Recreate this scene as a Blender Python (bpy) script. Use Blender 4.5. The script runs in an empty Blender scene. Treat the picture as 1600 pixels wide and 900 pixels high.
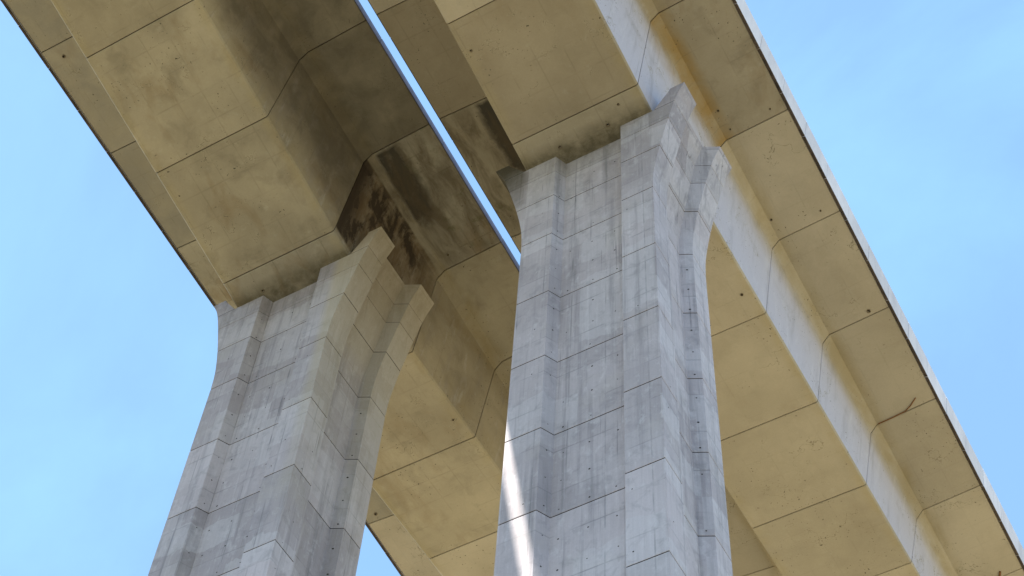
import bpy, math, random
from mathutils import Vector
random.seed(11)
S = bpy.context.scene
C = S.collection
R = math.radians
Z0 = 65.0                       # height of the soffit above the ground

# ------------------------------------------------------------------ camera
cam_d = bpy.data.cameras.new('camera')
cam = bpy.data.objects.new('camera', cam_d); C.objects.link(cam)
cam.location = (15.96934, -28.55614, Z0 - 63.35526)
cam.rotation_euler = (2.57877, -0.04785, 0.5137)
cam_d.sensor_width = 36.0
cam_d.lens = 2670.58 / 1600 * 36
cam_d.clip_start = 0.5; cam_d.clip_end = 20000
S.camera = cam

# ------------------------------------------------------------------ sky, sun, exposure
sun_dir = Vector((-0.163, -0.80, 1.0)).normalized()
W = bpy.data.worlds.new('World'); S.world = W; W.use_nodes = True
wn, wl = W.node_tree.nodes, W.node_tree.links
wn.clear()
sky = wn.new('ShaderNodeTexSky'); sky.sky_type = 'NISHITA'; sky.sun_disc = False
sky.sun_elevation = math.asin(sun_dir.z)
sky.sun_rotation = math.atan2(sun_dir.x, sun_dir.y)
sky.altitude = 200; sky.air_density = 1.0; sky.dust_density = 0.3; sky.ozone_density = 0.6
tc = wn.new('ShaderNodeTexCoord')
mp = wn.new('ShaderNodeMapping'); mp.inputs['Scale'].default_value = (2.2, 3.4, 2.6)
mp.inputs['Rotation'].default_value = (0.3, 0.2, 0.7)
wl.new(tc.outputs['Generated'], mp.inputs['Vector'])
cn = wn.new('ShaderNodeTexNoise'); cn.inputs['Scale'].default_value = 1.6
cn.inputs['Detail'].default_value = 9; cn.inputs['Roughness'].default_value = 0.56
cn.inputs['Distortion'].default_value = 0.4
wl.new(mp.outputs['Vector'], cn.inputs['Vector'])
cr = wn.new('ShaderNodeMapRange'); cr.inputs[1].default_value = 0.46; cr.inputs[2].default_value = 0.72
cr.inputs[3].default_value = 0.32; cr.inputs[4].default_value = 0.48
wl.new(cn.outputs[0], cr.inputs[0])
cm = wn.new('ShaderNodeMix'); cm.data_type = 'RGBA'
wl.new(cr.outputs[0], cm.inputs['Factor']); wl.new(sky.outputs[0], cm.inputs['A'])
cm.inputs['B'].default_value = (1.95, 3.9, 6.5, 1)
bg = wn.new('ShaderNodeBackground'); bg.inputs['Strength'].default_value = 0.15
wl.new(cm.outputs['Result'], bg.inputs['Color'])
wo = wn.new('ShaderNodeOutputWorld'); wl.new(bg.outputs[0], wo.inputs['Surface'])

sun_d = bpy.data.lights.new('sun', 'SUN'); sun_d.energy = 5.0; sun_d.angle = R(0.40)
sun_d.color = (1.0, 0.95, 0.87)
sun = bpy.data.objects.new('sun', sun_d); C.objects.link(sun)
sun.rotation_euler = sun_dir.to_track_quat('Z', 'Y').to_euler()
sun.location = (0, 0, Z0 + 60)

V = S.view_settings
V.view_transform = 'Standard'; V.look = 'None'; V.gamma = 1.0; V.use_curve_mapping = False
V.exposure = 1.0

# ------------------------------------------------------------------ helpers
def obj(name, verts, faces, mats, parent=None, face_mats=None, loc=(0, 0, 0)):
    me = bpy.data.meshes.new(name)
    me.from_pydata([tuple(v) for v in verts], [], faces)
    for m in (mats if isinstance(mats, (list, tuple)) else [mats]): me.materials.append(m)
    if face_mats:
        for p, i in zip(me.polygons, face_mats): p.material_index = i
    me.update()
    o = bpy.data.objects.new(name, me); C.objects.link(o)
    o.location = loc
    if parent: o.parent = parent
    return o

def empty(name, loc, label, cat, group=None):
    o = bpy.data.objects.new(name, None); C.objects.link(o); o.location = loc
    o.empty_display_size = 1
    o['label'] = label; o['category'] = cat
    if group: o['group'] = group
    return o

def instance(o, parent, loc=None):
    c = o.copy(); C.objects.link(c); c.parent = parent
    if loc is not None: c.location = loc
    return c

def loft(rings, close=True, cap=True):
    """rings: equally long closed loops of points, counter-clockwise seen from the end"""
    n = len(rings[0]); v = [p for r in rings for p in r]; f = []
    for i in range(len(rings) - 1):
        for j in range(n):
            k = (j + 1) % n
            f.append((i*n + j, i*n + k, (i+1)*n + k, (i+1)*n + j))
    if cap:
        f.append(tuple(range(n - 1, -1, -1)))
        f.append(tuple((len(rings)-1)*n + j for j in range(n)))
    return v, f

# ------------------------------------------------------------------ materials
class NT:
    def __init__(s, name):
        s.m = bpy.data.materials.new(name); s.m.use_nodes = True
        s.n, s.l = s.m.node_tree.nodes, s.m.node_tree.links
        s.b = s.n['Principled BSDF']
        s.b.inputs['Specular IOR Level'].default_value = 0.25
    def put(s, sock, v):
        if v is None: return
        if isinstance(v, bpy.types.NodeSocket): s.l.new(v, sock)
        else: sock.default_value = v
    def math(s, op, a, b=None, c=None):
        x = s.n.new('ShaderNodeMath'); x.operation = op
        s.put(x.inputs[0], a); s.put(x.inputs[1], b); s.put(x.inputs[2], c)
        return x.outputs[0]
    def mul(s, a, b): return s.math('MULTIPLY', a, b)
    def add(s, a, b): return s.math('ADD', a, b)
    def rng(s, v, a, b, c=0.0, d=1.0, smooth=False):
        x = s.n.new('ShaderNodeMapRange'); x.clamp = True
        if smooth: x.interpolation_type = 'SMOOTHSTEP'
        s.put(x.inputs[0], v)
        for i, q in enumerate((a, b, c, d)): s.put(x.inputs[1 + i], q)
        return x.outputs[0]
    def noise(s, vec, scale, detail=4, rough=0.55, dist=0.0):
        x = s.n.new('ShaderNodeTexNoise'); s.put(x.inputs['Vector'], vec)
        x.inputs['Scale'].default_value = scale; x.inputs['Detail'].default_value = detail
        x.inputs['Roughness'].default_value = rough; x.inputs['Distortion'].default_value = dist
        return x.outputs[0]
    def white(s, vec):
        x = s.n.new('ShaderNodeTexWhiteNoise'); x.noise_dimensions = '3D'; s.put(x.inputs['Vector'], vec)
        return x.outputs['Value']
    def comb(s, a, b, c):
        x = s.n.new('ShaderNodeCombineXYZ')
        for i, q in enumerate((a, b, c)): s.put(x.inputs[i], q)
        return x.outputs[0]
    def sep(s, v):
        x = s.n.new('ShaderNodeSeparateXYZ'); s.put(x.inputs[0], v); return x.outputs
    def scale(s, v, k):
        x = s.n.new('ShaderNodeVectorMath'); x.operation = 'MULTIPLY'; s.put(x.inputs[0], v); x.inputs[1].default_value = k
        return x.outputs[0]
    def mix(s, f, a, b, blend='MIX'):
        x = s.n.new('ShaderNodeMix'); x.data_type = 'RGBA'; x.blend_type = blend
        s.put(x.inputs['Factor'], f); s.put(x.inputs['A'], a); s.put(x.inputs['B'], b)
        return x.outputs['Result']
    def pos(s): return s.n.new('ShaderNodeNewGeometry').outputs['Position']
    def ocoord(s): return s.n.new('ShaderNodeTexCoord').outputs['Object']
    def orand(s): return s.n.new('ShaderNodeObjectInfo').outputs['Random']
    def line(s, v, pitch, w, off=0.0):
        """1 on thin lines every pitch"""
        t = s.math('FRACT', s.math('DIVIDE', s.add(v, off), pitch))
        d = s.math('ABSOLUTE', s.math('SUBTRACT', t, 0.5))
        return s.rng(d, 0.5 - w / pitch, 0.5 - 0.35 * w / pitch)
    def finish(s, col, rough, height=None, strength=0.3, dist=0.02):
        s.put(s.b.inputs['Base Color'], col); s.put(s.b.inputs['Roughness'], rough)
        if height is not None:
            x = s.n.new('ShaderNodeBump'); x.inputs['Strength'].default_value = strength
            x.inputs['Distance'].default_value = dist
            s.put(x.inputs['Height'], height); s.l.new(x.outputs[0], s.b.inputs['Normal'])
        return s.m

def g3(v): return (v, v, v, 1)

def pier_concrete():
    t = NT('pier_concrete')
    P = t.pos(); O = t.ocoord(); x, y, z = t.sep(P)
    h = t.add(x, t.mul(y, 0.93))
    big = t.noise(P, 0.22, 4)
    col = t.mix(t.rng(big, 0.35, 0.65), (0.375, 0.340, 0.348, 1), (0.47, 0.428, 0.436, 1))
    # each lift is a pour of its own
    col = t.mix(1.0, col, t.mix(t.orand(), g3(0.80), g3(1.14)), 'MULTIPLY')
    # form panels: half lifts, panel widths
    cell = t.comb(t.math('FLOOR', t.math('DIVIDE', t.add(h, 0.35), 1.39)),
                  t.math('FLOOR', t.math('DIVIDE', t.add(z, 0.61), 2.084)), t.orand())
    col = t.mix(1.0, col, t.mix(t.white(cell), g3(0.93), g3(1.05)), 'MULTIPLY')
    # patchy tide of lighter laitance with soft crossing edges
    wob = t.add(z, t.mul(t.noise(P, 0.9, 3), 1.1))
    tide = t.white(t.comb(0.0, t.math('FLOOR', t.math('DIVIDE', wob, 1.39)), t.math('FLOOR', t.math('DIVIDE', h, 2.8))))
    col = t.mix(t.rng(tide, 0.45, 0.8, 0, 0.45), col, (0.56, 0.535, 0.545, 1))
    # vertical runs
    S1 = t.noise(t.scale(P, (2.6, 2.6, 0.11)), 1.0, 5, 0.6)
    col = t.mix(t.rng(S1, 0.54, 0.68, 0, 0.48), col, (0.19, 0.18, 0.19, 1))
    S2 = t.noise(t.scale(P, (4.5, 4.5, 0.22)), 1.0, 5, 0.65)
    col = t.mix(t.rng(S2, 0.57, 0.72, 0, 0.45), col, (0.62, 0.59, 0.60, 1))
    S5 = t.noise(t.scale(P, (9, 9, 0.25)), 1.0, 4, 0.7)
    col = t.mix(1.0, col, t.mix(t.rng(S5, 0.3, 0.7), g3(0.94), g3(1.05)), 'MULTIPLY')
    # blotches
    N3 = t.noise(P, 1.7, 6, 0.65, 0.6)
    col = t.mix(t.rng(N3, 0.52, 0.70, 0, 0.42), col, (0.225, 0.215, 0.222, 1))
    N4 = t.noise(t.scale(P, (1, 1, 0.6)), 2.6, 6, 0.7, 0.3)
    col = t.mix(t.rng(N4, 0.55, 0.68, 0, 0.45), col, (0.61, 0.585, 0.59, 1))
    warm = t.noise(P, 0.35, 3)
    col = t.mix(t.rng(warm, 0.55, 0.75, 0, 0.3), col, (0.42, 0.385, 0.33, 1))
    # thin dark runs below the joints and tie holes
    S6 = t.noise(t.scale(P, (7.0, 7.0, 0.10)), 1.0, 3, 0.6)
    col = t.mix(t.mul(t.rng(S6, 0.63, 0.70, 0, 0.75), t.rng(t.noise(P, 0.45, 3), 0.48, 0.60)), col, (0.15, 0.145, 0.155, 1))
    # form lines
    brk = t.rng(t.noise(P, 0.8, 3), 0.40, 0.6)
    ln = t.mul(t.math('MAXIMUM', t.line(h, 1.39, 0.035, 0.35), t.line(z, 2.084, 0.04, 0.61)), brk)
    col = t.mix(t.mul(ln, 0.45), col, (0.17, 0.17, 0.175, 1))
    # dirt under the soffit
    dirt = t.mul(t.rng(z, Z0 - 4.5, Z0 - 0.2), t.rng(t.noise(t.scale(P, (2, 2, 0.5)), 1.0, 5, 0.65), 0.38, 0.66))
    dirt = t.mul(dirt, t.rng(x, 3.1, 2.8))
    col = t.mix(t.mul(dirt, 0.5), col, (0.15, 0.14, 0.115, 1))
    bounce_tint = t.mul(t.mul(t.rng(x, -12.6, -12.2), t.rng(x, -9.0, -9.3)), t.rng(t.add(z, t.mul(N3, 5.0)), Z0 - 16.0, Z0 - 3.0))  # warm bounce glow on the left pier's right face, painted into the colour
    col = t.mix(t.mul(bounce_tint, 0.6), col, (0.44, 0.375, 0.245, 1))
    # algae and soot on the head that stands below the gap between the decks
    alg = t.mul(t.mul(t.rng(x, -2.75, -3.15), t.rng(x, -6.5, -6.0)), t.rng(t.add(z, t.mul(N3, 1.6)), Z0 - 2.8, Z0 + 1.4))
    col = t.mix(t.mul(alg, 0.95), col, (0.085, 0.076, 0.050, 1))
    fine = t.noise(P, 14, 6, 0.7)
    col = t.mix(1.0, col, t.mix(fine, g3(0.86), g3(1.12)), 'MULTIPLY')
    hgt = t.add(t.mul(fine, 0.4), t.add(t.mul(N3, 0.5), t.mul(ln, -0.6)))
    return t.finish(col, 0.85, hgt, 0.35, 0.02)

def deck_concrete(name, base_a, base_b, stain=0.35, zone=None, grid=0.0, pale=False, inner=False, wing=False):
    """zone: 'R' heavy water damage on the right web and root of the right cantilever, 'L' on the left side"""
    t = NT(name)
    P = t.pos(); O = t.ocoord(); x, y, z = t.sep(O)
    big = t.noise(P, 0.28, 4, 0.6)
    col = t.mix(t.rng(big, 0.35, 0.66), base_a, base_b)
    col = t.mix(1.0, col, t.mix(t.orand(), g3(0.93), g3(1.12)), 'MULTIPLY')
    # rain soot and mottling
    N1 = t.noise(P, 0.75, 6, 0.62, 0.5)
    col = t.mix(t.rng(N1, 0.52, 0.72, 0, stain), col, (0.20, 0.178, 0.135, 1))
    # rusty runs across the deck
    N2 = t.noise(t.scale(P, (0.8, 0.35, 0.5)), 1.0, 5, 0.6, 0.4)
    col = t.mix(t.rng(N2, 0.54, 0.75, 0, stain * 1.1), col, (0.235, 0.17, 0.095, 1))
    # pale lime
    N3 = t.noise(P, 1.9, 6, 0.7)
    col = t.mix(t.rng(N3, 0.60, 0.74, 0, 0.25), col, (0.52, 0.50, 0.44, 1))
    # yellowed edge band along the soffit
    ax = t.math('ABSOLUTE', x)
    edge = t.mul(t.rng(ax, 2.35, 2.8, 0, 1, True), t.rng(ax, 3.2, 3.0))
    col = t.mix(t.mul(edge, t.rng(t.noise(P, 0.9, 3), 0.35, 0.6, 0, 0.4)), col, (0.40, 0.335, 0.20, 1))
    # streaks hanging down the webs
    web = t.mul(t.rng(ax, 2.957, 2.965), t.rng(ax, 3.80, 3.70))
    if pale: col = t.mix(t.mul(web, t.rng(t.add(z, t.mul(y, 0.088)), 6.0, 4.9, 0.2, 1, True)), col, (0.50, 0.482, 0.525, 1))  # laitance plus painted-in sky light, fading towards the web top
    S1 = t.noise(t.scale(P, (1.0, 1.3, 0.30)), 1.0, 7, 0.68, 0.4)
    col = t.mix(t.mul(web, t.rng(S1, 0.52, 0.68, 0, 0.38)), col, (0.29, 0.275, 0.28, 1))
    S2 = t.noise(t.scale(P, (1.0, 2.3, 0.5)), 1.0, 7, 0.7, 0.3)
    col = t.mix(t.mul(web, t.rng(S2, 0.54, 0.72, 0, 0.35)), col, (0.66, 0.65, 0.66, 1))
    # ochre wash on the haunch below the cantilever
    hau = t.mul(t.rng(ax, 3.45, 3.7), t.rng(ax, 4.6, 4.1))
    col = t.mix(t.mul(hau, t.rng(N2, 0.40, 0.6, 0.1, 0.5)), col, (0.34, 0.265, 0.13, 1))
    if zone == 'L':
        col = t.mix(t.mul(t.mul(hau, t.rng(x, 0.0, 1.0)), t.rng(t.noise(P, 0.8, 5, 0.65, 0.4), 0.36, 0.60, 0.15, 0.8)), col, (0.33, 0.215, 0.075, 1))
    if wing:
        col = t.mix(t.mul(t.rng(x, -3.2, -3.5), t.rng(N1, 0.3, 0.6, 0.35, 0.7)), col, (0.285, 0.27, 0.24, 1))
    # form grid
    brk = t.rng(t.noise(P, 0.7, 3), 0.42, 0.6)
    gl = t.mul(t.math('MAXIMUM', t.line(x, 1.22, 0.04, 0.3), t.line(y, 1.25, 0.04, 0.2)), brk)
    col = t.mix(t.mul(gl, 0.08 + grid), col, (0.15, 0.13, 0.09, 1))
    # hairline cracks with leached edges
    ck = t.math('ABSOLUTE', t.math('SUBTRACT', t.noise(P, 0.42, 5, 0.6, 0.3), 0.5))
    ckm = t.rng(t.noise(P, 0.33, 2), 0.52, 0.60)
    col = t.mix(t.mul(t.mul(t.rng(ck, 0.014, 0.006), ckm), 0.22), col, (0.50, 0.46, 0.36, 1))
    col = t.mix(t.mul(t.mul(t.rng(ck, 0.0045, 0.0015), ckm), 0.55), col, (0.12, 0.095, 0.06, 1))
    # bug holes
    B = t.noise(P, 9.0, 2, 0.5)
    col = t.mix(t.mul(t.rng(B, 0.69, 0.72), t.rng(t.noise(P, 0.5, 2), 0.5, 0.6)), col, (0.08, 0.07, 0.05, 1))
    if zone:
        sx = x if zone == 'R' else t.mul(x, -1.0)
        N5 = t.noise(t.scale(P, (1.5, 0.45, 1.1)), 1.0, 6, 0.62, 0.5)
        N6 = t.add(t.mul(t.noise(t.scale(P, (2.2, 1.6, 0.30)), 1.0, 7, 0.72, 0.2), 0.75), t.mul(t.noise(t.scale(P, (5, 5, 0.5)), 1.0, 6, 0.7), 0.25))
        yr = t.mul(t.rng(y, -2.0, -0.4), t.rng(y, 6.2, 4.4))
        wz = t.mul(t.rng(sx, 2.98, 3.0), t.rng(sx, 3.86, 3.80))
        N7 = t.noise(t.scale(P, (1.1, 0.9, 0.42)), 1.0, 8, 0.68, 0.25)
        # rust-brown wash over the web, black runs along its joint and foot
        col = t.mix(t.mul(t.mul(wz, yr), t.rng(N6, 0.36, 0.58, 0.25, 0.8)), col, (0.15, 0.098, 0.048, 1))
        runs = t.math('MAXIMUM', t.rng(t.add(y, t.mul(N7, 0.9)), 0.25, -0.45), t.rng(N7, 0.47, 0.55, 0.05, 0.95))
        col = t.mix(t.mul(t.mul(wz, t.rng(y, 4.8, 3.6)), runs), col, (0.060, 0.045, 0.032, 1))
        cz = t.mul(t.rng(t.add(sx, t.mul(N7, 0.3)), 4.25, 4.38), t.rng(t.add(sx, t.mul(N7, 1.1)), 6.05, 5.70))
        cy = t.mul(t.rng(t.add(y, t.mul(N7, 0.5)), -0.95, -0.75), t.rng(t.add(y, t.mul(N6, 2.2)), 4.4, 3.6))
        col = t.mix(t.mul(t.mul(cz, cy), t.rng(N7, 0.30, 0.46, 0.55, 0.97)), col, (0.062, 0.056, 0.047, 1))
        all_ = t.mul(t.rng(sx, 3.6, 3.8), t.rng(N5, 0.40, 0.62, 0.08, 0.75))
        col = t.mix(t.mul(all_, yr), col, (0.125, 0.095, 0.060, 1))
        gr = t.mul(t.rng(sx, 4.2, 5.0), t.rng(t.noise(P, 1.1, 4), 0.60, 0.7, 0, 0.5))
        col = t.mix(gr, col, (0.10, 0.105, 0.045, 1))
    if inner:
        inn = t.rng(x, 3.0, 3.3, 0, 1)
        col = t.mix(t.mul(inn, t.rng(N1, 0.25, 0.6, 0.42, 0.75)), col, (0.125, 0.108, 0.080, 1))
    if zone:
        damp_shade = t.mul(t.mul(t.rng(y, -0.75, -0.05), t.rng(y, 0.6, 0.5)), t.rng(ax, 2.98, 2.9))  # contact shade and damp in front of the pier, painted into the soffit
        col = t.mix(t.mul(damp_shade, t.rng(t.noise(P, 1.6, 5, 0.65), 0.30, 0.60, 0.25, 0.85)), col, (0.10, 0.088, 0.058, 1))
    fine = t.noise(P, 12, 6, 0.7)
    col = t.mix(1.0, col, t.mix(fine, g3(0.88), g3(1.10)), 'MULTIPLY')
    hgt = t.add(t.mul(fine, 0.3), t.add(t.mul(N1, 0.5), t.mul(gl, -0.4)))
    return t.finish(col, 0.88, hgt, 0.3, 0.02)

def plain(name, a, b, scale=3.0, rough=0.9, stretch=(1, 1, 1)):
    t = NT(name); P = t.pos()
    n = t.noise(t.scale(P, stretch), scale, 6, 0.65, 0.3)
    col = t.mix(t.rng(n, 0.32, 0.68), a, b)
    col = t.mix(1.0, col, t.mix(t.orand(), g3(0.90), g3(1.08)), 'MULTIPLY')
    return t.finish(col, rough, n, 0.25, 0.02)

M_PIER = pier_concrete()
BA, BB = (0.405, 0.36, 0.285, 1), (0.48, 0.43, 0.345, 1)
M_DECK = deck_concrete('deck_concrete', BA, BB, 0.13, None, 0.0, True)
M_MOTTLE = deck_concrete('deck_concrete_mottled', (0.35, 0.308, 0.232, 1), (0.46, 0.407, 0.31, 1), 0.40, None, 0.08, False, False, True)
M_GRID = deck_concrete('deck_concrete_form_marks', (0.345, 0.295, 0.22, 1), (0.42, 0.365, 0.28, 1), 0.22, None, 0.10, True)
M_STAIN_R = deck_concrete('deck_concrete_water_stained', (0.27, 0.245, 0.20, 1), (0.37, 0.34, 0.28, 1), 0.75, 'R', 0.25)
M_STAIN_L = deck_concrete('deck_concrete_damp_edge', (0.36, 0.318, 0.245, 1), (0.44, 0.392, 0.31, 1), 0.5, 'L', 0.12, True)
M_DAMP = deck_concrete('deck_concrete_damp', (0.31, 0.275, 0.21, 1), (0.44, 0.392, 0.30, 1), 0.55, None, 0.10, False, True, True)
M_JOINT = plain('joint_grime', (0.05, 0.044, 0.034, 1), (0.09, 0.078, 0.058, 1))
M_SEAM = plain('pier_joint_dirt', (0.035, 0.036, 0.040, 1), (0.06, 0.06, 0.066, 1))  # dirt in the lift joints
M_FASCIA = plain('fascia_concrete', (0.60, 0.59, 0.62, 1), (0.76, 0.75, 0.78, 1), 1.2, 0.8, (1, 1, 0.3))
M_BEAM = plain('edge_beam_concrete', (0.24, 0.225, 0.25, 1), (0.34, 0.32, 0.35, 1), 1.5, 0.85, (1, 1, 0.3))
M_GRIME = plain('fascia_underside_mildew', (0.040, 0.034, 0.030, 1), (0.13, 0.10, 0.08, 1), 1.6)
M_HOLE = plain('hole_shadow_dirt', (0.02, 0.018, 0.015, 1), (0.035, 0.03, 0.025, 1))
M_PIPE = plain('drain_pipe_plastic', (0.16, 0.13, 0.09, 1), (0.25, 0.20, 0.14, 1), 9)
M_RUST = plain('rusty_steel', (0.16, 0.075, 0.03, 1), (0.28, 0.13, 0.05, 1), 9)
M_ASPHALT = plain('asphalt', (0.045, 0.045, 0.045, 1), (0.06, 0.06, 0.06, 1), 4)

def ground_material():
    t = NT('dry_grass_and_earth'); P = t.pos()
    a = t.noise(P, 0.035, 6, 0.6); b = t.noise(P, 0.6, 8, 0.7)
    col = t.mix(t.rng(a, 0.38, 0.62), (0.385, 0.308, 0.175, 1), (0.31, 0.247, 0.136, 1))
    col = t.mix(t.rng(b, 0.5, 0.75, 0, 0.6), col, (0.19, 0.16, 0.07, 1))
    # unseen dark ground added near the camera to cut bounce light, dry grass beyond
    x, y, z = t.sep(P)
    bounce_cut = t.rng(t.add(y, t.mul(a, 60.0)), 36.0, -12.0, 0, 0.66, True)
    col = t.mix(t.mul(bounce_cut, t.rng(b, 0.3, 0.5, 0.6, 1.0)), col, (0.085, 0.078, 0.040, 1))
    return t.finish(col, 0.95, b, 0.6, 0.1)
M_GROUND = ground_material()

# ------------------------------------------------------------------ ground
def ground():
    n = 72; rings = [0, 15, 30, 50, 80, 130, 220, 400, 800, 1600, 3200, 6500]
    v = [(0, 0, 0)]; f = []
    for i, r in enumerate(rings[1:]):
        for k in range(n):
            a = 2 * math.pi * k / n
            hgt = 0 if r < 50 else (random.uniform(-0.3, 0.3) + r * 0.008 * math.sin(3 * a + 0.6 * i))
            v.append((r * math.cos(a), r * math.sin(a), hgt))
    for k in range(n): f.append((0, 1 + k, 1 + (k + 1) % n))
    for i in range(len(rings) - 2):
        for k in range(n):
            a, b = 1 + i*n + k, 1 + i*n + (k + 1) % n
            f.append((a, a + n, b + n, b))
    o = obj('ground', v, f, M_GROUND); o['kind'] = 'structure'
    for p in o.data.polygons: p.use_smooth = True
ground()

# ------------------------------------------------------------------ piers
DX = -14.78734                  # from one carriageway to the other
L = 4.55; RD = 0.47
FL = [(-60, 2.86), (-6.9, 2.86), (-6.2, 2.865), (-5.2, 2.92), (-4.1, 3.08), (-3.0, 3.29), (-2.0, 3.51), (-1.0, 3.74), (0.0, 4.00), (0.6, 4.20), (1.25, 4.50)]
def smooth(p, n=3):
    out = [p[0]]
    for i in range(1, len(p) - 2):
        (za, a), (zb, b), (zc, c), (zd, d) = p[i-1], p[i], p[i+1], p[i+2]
        if i == 1: za, a = zb - (zc - zb), b
        for k in range(n):
            u = k / n; q = zb + (zc - zb) * u
            m0 = (c - a) / (zc - za) * (zc - zb); m1 = (d - b) / (zd - zb) * (zc - zb)
            out.append((q, (2*u**3 - 3*u*u + 1)*b + (u**3 - 2*u*u + u)*m0 + (3*u*u - 2*u**3)*c + (u**3 - u*u)*m1))
    return out + p[-2:]
FL = smooth(FL)
def flare(z):
    for (z0, x0), (z1, x1) in zip(FL, FL[1:]):
        if z <= z1: return x0 + (x1 - x0) * (z - z0) / (z1 - z0)
    return FL[-1][1]
def rdep(z):
    """depth of the groove in the side faces: deeper towards the flared head"""
    return RD + 0.03 * min(max((z + 6.0) / 4, 0), 1) + 0.15 * min(max((z + 2.5) / 3.7, 0), 1)
def pier_ring(z, X=None, ins=0.0, zz=None):
    X = (flare(z) if X is None else X) - ins; a, b, c = ins, L - ins, RD + ins
    D = rdep(z)
    pts = [(-X, a), (-1.52 - ins*.6, a), (-1.28 - ins*.6, c), (1.28 + ins*.6, c), (1.52 + ins*.6, a), (X, a),
           (X, 1.15 - ins*.6), (X - D, 1.15 + D/2 - ins*.6), (X - D, 3.40 - D/2 + ins*.6), (X, 3.40 + ins*.6), (X, b),
           (1.52 + ins*.6, b), (1.28 + ins*.6, L - c), (-1.28 - ins*.6, L - c), (-1.52 - ins*.6, b), (-X, b),
           (-X, 3.40 + ins*.6), (-X + D, 3.40 - D/2 + ins*.6), (-X + D, 1.15 + D/2 - ins*.6), (-X, 1.15 - ins*.6)]
    return [(x, y - L/2, (z if zz is None else zz)) for x, y in pts]
GAP = 0.017
def lift_mesh(z0, z1):
    """a poured lift; its arrises are eased where it meets the next"""
    ga = 0.009 if z0 > -3 else GAP
    gb = 0.004 if z1 > -0.5 else (0.009 if z1 > -3 else GAP)
    inner = [z for z, _ in FL if z0 + 0.1 < z < z1 - 0.1]
    zs = [z0 + ga, z0 + ga + 0.015] + inner + [z1 - gb - 0.015, z1 - gb]
    rings = []
    for i, z in enumerate(zs):
        ins = 0.010 if i in (0, len(zs) - 1) else 0.0
        rings.append(pier_ring(z, None, ins))
    return loft(rings)

LIFT = 4.168
joints = [0.0, -1.25, -3.25] + [-6.30 - LIFT * k for k in range(0, 7)]
def build_pier(loc, label):
    root = empty('bridge_pier', loc, label, 'bridge pier', 'concrete piers of the viaduct')
    shared = None
    for z1, z0 in zip(joints, joints[1:]):
        if z1 < -6.9:
            if shared is None:
                v, f = lift_mesh(z0 - z1 - 30, -30); v = [(x, y, z + 30) for x, y, z in v]
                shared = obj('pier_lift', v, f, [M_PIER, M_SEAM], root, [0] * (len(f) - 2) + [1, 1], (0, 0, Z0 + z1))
            else:
                instance(shared, root, (0, 0, Z0 + z1))
        else:
            v, f = lift_mesh(z0, z1)
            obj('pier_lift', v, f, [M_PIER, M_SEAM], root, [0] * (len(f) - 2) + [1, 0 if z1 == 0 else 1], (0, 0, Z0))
    # lower shaft, below the frame, down to the ground
    v, f = loft([pier_ring(-Z0 - 1.0, 2.86), pier_ring(joints[-1] - GAP, 2.86)])
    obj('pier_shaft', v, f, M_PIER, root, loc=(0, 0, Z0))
    # dirty core seen in the joints
    v, f = loft([pier_ring(z, None, 0.09) for z in [joints[-1] - 2] + [z for z, _ in FL if -30 < z <= 0]])
    obj('joint_core', v, f, M_SEAM, root, loc=(0, 0, Z0))
    # upstands of the flared head on both sides of the box girder
    zs = [0.008, 0.02, 0.3, 0.6, 0.9, 1.10, 1.24, 1.25]
    for sx in (1, -1):
        rings = []
        for i, z in enumerate(zs):
            X = flare(z) - (0.01 if i in (0, len(zs) - 1) else 0); D = rdep(z); Xp = X - D
            xi = min(3.06 + 0.66 * z, 3.83); xj = min(xi, Xp - 0.16)
            r = [(xi, 0), (X, 0), (X, 1.15), (Xp, 1.15 + D/2), (Xp, 3.40 - D/2), (X, 3.40), (X, L), (xi, L),
                 (xi, 3.40 - D/2), (xj, 3.25 - D/2), (xj, 1.30 + D/2), (xi, 1.15 + D/2)]
            r = [(sx * x, y - L/2, z) for x, y in r]
            if sx < 0: r.reverse()
            rings.append(r)
        v, f = loft(rings)
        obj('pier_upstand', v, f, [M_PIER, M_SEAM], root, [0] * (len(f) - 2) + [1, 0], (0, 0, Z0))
    # formwork tie holes
    v, f = [], []
    def disc(c, u, w, r):
        n = 8; b = len(v)
        for k in range(n):
            a = 2 * math.pi * k / n
            v.append(Vector(c) + Vector(u) * r * math.cos(a) + Vector(w) * r * math.sin(a))
        f.append(tuple(range(b, b + n)))
    sl = Vector((0.24, 0.47, 0)).normalized(); sl2 = Vector((-RD, -0.24, 0)).normalized()
    for k in range(0, 24):
        z = -1.9 - k * LIFT / 3
        X = flare(z)
        for x in (-0.95, 0.05, 1.02):
            if random.random() < 0.8:
                disc((x + random.uniform(-.05, .05), RD - L/2 - 0.004, z), (1, 0, 0), (0, 0, 1), random.uniform(0.022, 0.040))
        if random.random() < 0.9:
            disc((-1.40 + .0035, RD/2 - L/2 - 0.0017, z + 0.15), sl, (0, 0, 1), random.uniform(0.02, 0.036))
        if random.random() < 0.5 and z < -4: disc((random.choice((1.75, 2.1, -2.0, -2.4)), -L/2 - 0.004, z + 0.3), (1, 0, 0), (0, 0, 1), random.uniform(0.018, 0.034))
        if z < -6.4:
            if random.random() < 0.9: disc((X - RD/2 + 0.0018, 3.28 - L/2 - 0.0036, z), sl2, (0, 0, 1), random.uniform(0.03, 0.045))
            if random.random() < 0.4: disc((X + .004, random.uniform(0.3, 0.9) - L/2, z), (0, 1, 0), (0, 0, 1), random.uniform(0.02, 0.034))
    th = obj('tie_holes', v, f, M_HOLE, root, loc=(0, 0, Z0)); th['kind'] = 'stuff'
    return root
build_pier((0, L/2, 0), 'right-hand grey concrete pier with grooved faces and a narrow band of sunlight')
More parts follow.
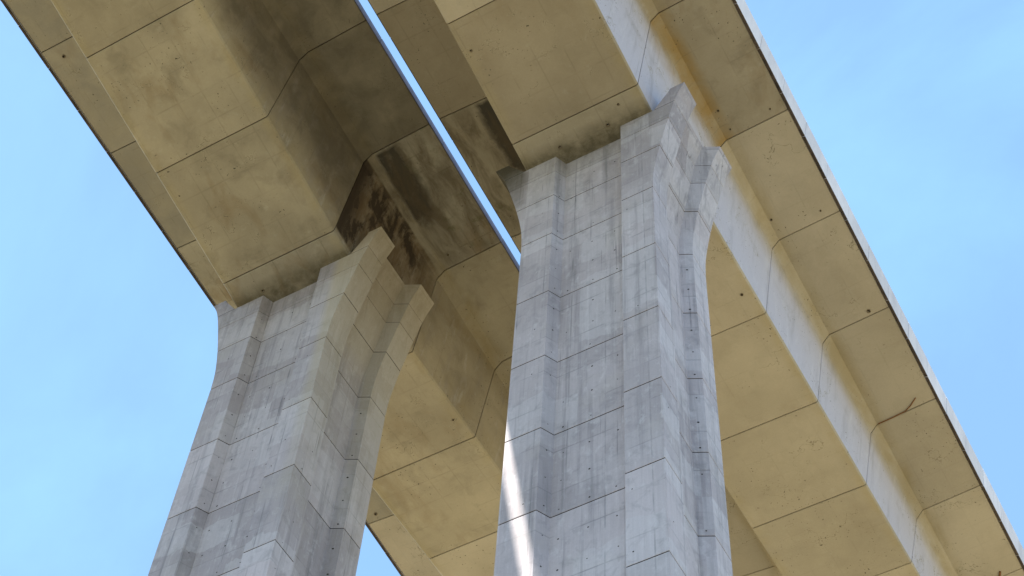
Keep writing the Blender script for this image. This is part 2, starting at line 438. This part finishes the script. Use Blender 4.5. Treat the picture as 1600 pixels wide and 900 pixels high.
build_pier((DX, L/2, 0), 'left-hand grooved concrete pier, its flared head against blue sky, right face brownish')

# ------------------------------------------------------------------ decks
G = -0.08835                    # longitudinal fall
HB, HW, HF, HE = 2.955, 3.666, 4.069, 7.0985
def zs(y):
    d = min(abs(y - 2.05), 40.0)
    return 0.1383 * d ** 0.97 - 0.1383 * 2.05 ** 0.97 if d > 0.001 else -0.1383 * 2.05 ** 0.97
def section(y, ins=0.0, top=7.02):
    s = zs(y) + ins; c = 0.07
    half = [(HB - c, s), (HB, s + c), (HW - ins, 5.798 + ins*.6), (HF - ins*.2, 6.285 + ins), (HE - ins * 0.15, 6.508 + ins), (HE + 0.015 - ins * 0.15, 6.56 + ins), (HE + 0.015 - ins * 0.15, top - ins)]
    pts = half + [(-x, z) for x, z in reversed(half)]
    return [(x, y, z + G * y) for x, z in pts]
SEG = 5.57474; YA, YB = -1.205, 5.50557
SG = 0.018
def seg_rings(y0, y1):
    ys = [y0 + SG, y0 + SG + 0.025]
    if y0 < 2.05 < y1: ys += [2.05]
    ys += [y1 - SG - 0.025, y1 - SG]
    r = []
    for i, y in enumerate(ys):
        q = section(y)
        if i in (0, len(ys) - 1):      # eased edge
            q = [(x * 0.997, yy, z + (0.02 if k not in (6, 7) else 0)) for k, (x, yy, z) in enumerate(q)]
        r.append(q)
    return r
def flip(v, f): return v, [tuple(reversed(q)) for q in f]

def drain(parent, x, y, r=0.085, surf=None):
    """short outlet pipe in the underside"""
    z = (zs(y) if abs(x) < HB else 6.285 + (abs(x) - HF) / (HE - HF) * 0.223) + G * y
    n = 12; rings = []
    prof = [(r, 0.03), (r, -0.035), (r * 0.74, -0.035), (r * 0.74, -0.004)]
    v = [(x + q * math.cos(2*math.pi*k/n), y + q * math.sin(2*math.pi*k/n), z + dz) for q, dz in prof for k in range(n)]
    f = []; fm = []
    for i in range(3):
        for k in range(n):
            f.append((i*n + k, i*n + (k+1) % n, (i+1)*n + (k+1) % n, (i+1)*n + k)); fm.append(0)
    f.append(tuple(3*n + k for k in range(n))); fm.append(1)
    obj('drain_hole', v, f, [M_PIPE, M_HOLE], parent, fm)

def bar(name, pts, r, mat, parent):
    n = 6; rings = []
    for i, p in enumerate(pts):
        a = Vector(pts[max(i-1, 0)]); b = Vector(pts[min(i+1, len(pts)-1)])
        d = (b - a).normalized(); u = d.cross(Vector((0, 0, 1))).normalized(); w = u.cross(d)
        rings.append([Vector(p) + (u * math.cos(2*math.pi*k/n) + w * math.sin(2*math.pi*k/n)) * r for k in range(n)])
    v, f = loft(rings)
    return obj(name, v, f, mat, parent)

def under(x, y):
    return (zs(y) if abs(x) < HB else 6.285 + (abs(x) - HF) / (HE - HF) * 0.223) + G * y

def build_deck(xoff, label, side):
    root = empty('viaduct_deck', (xoff, 0, Z0), label, 'bridge deck', 'two parallel box girder decks')
    cuts = [YA - SEG * k for k in range(5, 0, -1)] + [YA, YB] + [YB + SEG * k for k in range(1, 9)]
    segs = {}
    for i, (y0, y1) in enumerate(zip(cuts, cuts[1:])):
        m = M_DECK
        if i == 5: m = M_STAIN_R if side == 'L' else M_STAIN_L
        elif side == 'L' and i in (3, 4): m = M_DAMP
        elif i in (4, 6) and side == 'R': m = M_GRID if i == 4 else M_DECK
        elif side == 'L' and i < 8: m = M_MOTTLE
        v, f = flip(*loft(seg_rings(y0, y1)))
        segs[i] = obj('deck_segment', v, f, m, root, None, (0, 0, random.uniform(-0.007, 0.007)))
    # plain runs of deck outside the frame
    for a, b in ((-110, cuts[0]), (cuts[-1], 150)):
        ys = [a + 0.02, b - 0.02] if abs(a) > abs(b) else [a + 0.02, b - 0.02]
        if a < 0 < 1 and b < 0: ys = [a, -38, b - 0.02]
        else: ys = [a + 0.02, 42.1 if 42.1 > a + .1 else a + 1, b]
        v, f = flip(*loft([section(y) for y in ys])); obj('deck_run', v, f, M_DECK, root)
    ys = [cuts[0] - 1] + cuts[1:6] + [2.05] + cuts[6:-1] + [cuts[-1] + 1]
    v, f = flip(*loft([section(y, 0.085) for y in ys])); obj('joint_core', v, f, M_JOINT, root)
    # carriageway
    yr = (-110, 150); zt = 7.03
    v = [(sx * 6.9, y, zt + dz + G * y) for y in yr for sx, dz in ((-1, 0.0), (1, 0.0), (1, 0.06), (-1, 0.06))]
    f = [(0, 1, 2, 3), (7, 6, 5, 4), (0, 4, 5, 1), (1, 5, 6, 2), (2, 6, 7, 3), (3, 7, 4, 0)]
    obj('road_surface', v, f, M_ASPHALT, root)
    # outer cornice of precast panels, inner plain edge beam
    out = 1 if side == 'R' else -1
    prof_o = [(HE + 0.030, 6.475), (HE + 0.14, 6.43), (HE + 0.165, 6.455), (HE + 0.375, 7.66), (HE + 0.355, 7.70), (HE + 0.06, 7.70), (HE + 0.030, 7.66)]
    prof_i = [(HE + 0.020, 6.56), (HE + 0.026, 6.51), (HE + 0.034, 6.51), (HE + 0.038, 6.53), (HE + 0.038, 7.05), (HE + 0.020, 7.05)]
    def panel(prof, sx, length, gap, name, lo, hi, mat):
        rings = []
        for yy in (gap / 2, length - gap / 2):
            q = [(sx * x, yy, z + G * yy) for x, z in prof]
            rings.append(q)
        v, f = loft(rings)
        if sx > 0: v, f = flip(v, f)
        fm = []
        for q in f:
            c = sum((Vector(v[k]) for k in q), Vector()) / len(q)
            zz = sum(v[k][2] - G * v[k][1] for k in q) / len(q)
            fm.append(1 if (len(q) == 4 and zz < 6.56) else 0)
        first = None
        n0, n1 = math.floor(lo / length), math.ceil(hi / length)
        for k in range(n0, n1):
            pos = (random.uniform(-.006, .006), k * length, G * k * length + random.uniform(-.006, .006))
            if first is None: first = obj(name, v, f, [mat, M_GRIME], root, fm, pos)
            else: instance(first, root, pos)
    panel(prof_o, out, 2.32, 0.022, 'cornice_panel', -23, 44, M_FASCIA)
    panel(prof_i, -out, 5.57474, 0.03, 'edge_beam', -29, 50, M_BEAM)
    for (p, sx, a, b) in ((prof_o, out, -110, -23.2), (prof_o, out, 44.08, 150), (prof_i, -out, -110, -33.5), (prof_i, -out, 50.2, 150)):
        v, f = loft([[(sx * x, y, z + G * y) for x, z in p] for y in (a, b)])
        if sx > 0: v, f = flip(v, f)
        obj('cornice_run', v, f, M_FASCIA, root)
    def seg_of(y):
        for i, (a, b) in enumerate(zip(cuts, cuts[1:])):
            if a <= y < b: return segs[i]
    if side == 'L':
        for x, y, r in ((-6.22, -11.75, 0.085), (-1.41, -0.19, 0.085), (-6.41, 16.23, 0.09), (4.6, 4.87, 0.05), (2.56, 9.73, 0.05)): drain(seg_of(y), x, y, r)
    else:
        for x, y, r in ((-1.17, -0.28, 0.085), (1.07, -0.26, 0.085), (1.85, -0.84, 0.055), (6.19, 16.39, 0.10), (2.42, 9.68, 0.07), (4.36, 4.06, 0.06), (4.18, 9.97, 0.06), (6.35, 10.64, 0.045), (-2.57, -5.42, 0.06), (6.43, 5.09, 0.045), (4.45, 5.11, 0.04)): drain(seg_of(y), x, y, r)
        # rusty bars left hanging in the joints
        P = [(4.12, 22.19), (4.8, 22.20), (5.55, 22.17), (5.9, 22.0), (6.28, 21.72)]
        bar('rusty_bar', [(x, y, under(x, y) - 0.03) for x, y in P], 0.028, M_RUST, root)
        P = [(5.75, 33.6), (5.9, 33.3), (6.05, 33.0)]
        bar('rusty_bar', [(x, y, under(x, y) - 0.05) for x, y in P], 0.05, M_RUST, root)
    return root
build_deck(0, 'right-hand box girder deck with pale sky-lit web and white outer cornice', 'R')
build_deck(DX, 'left-hand box girder deck with dark water stains beside the pier head', 'L')
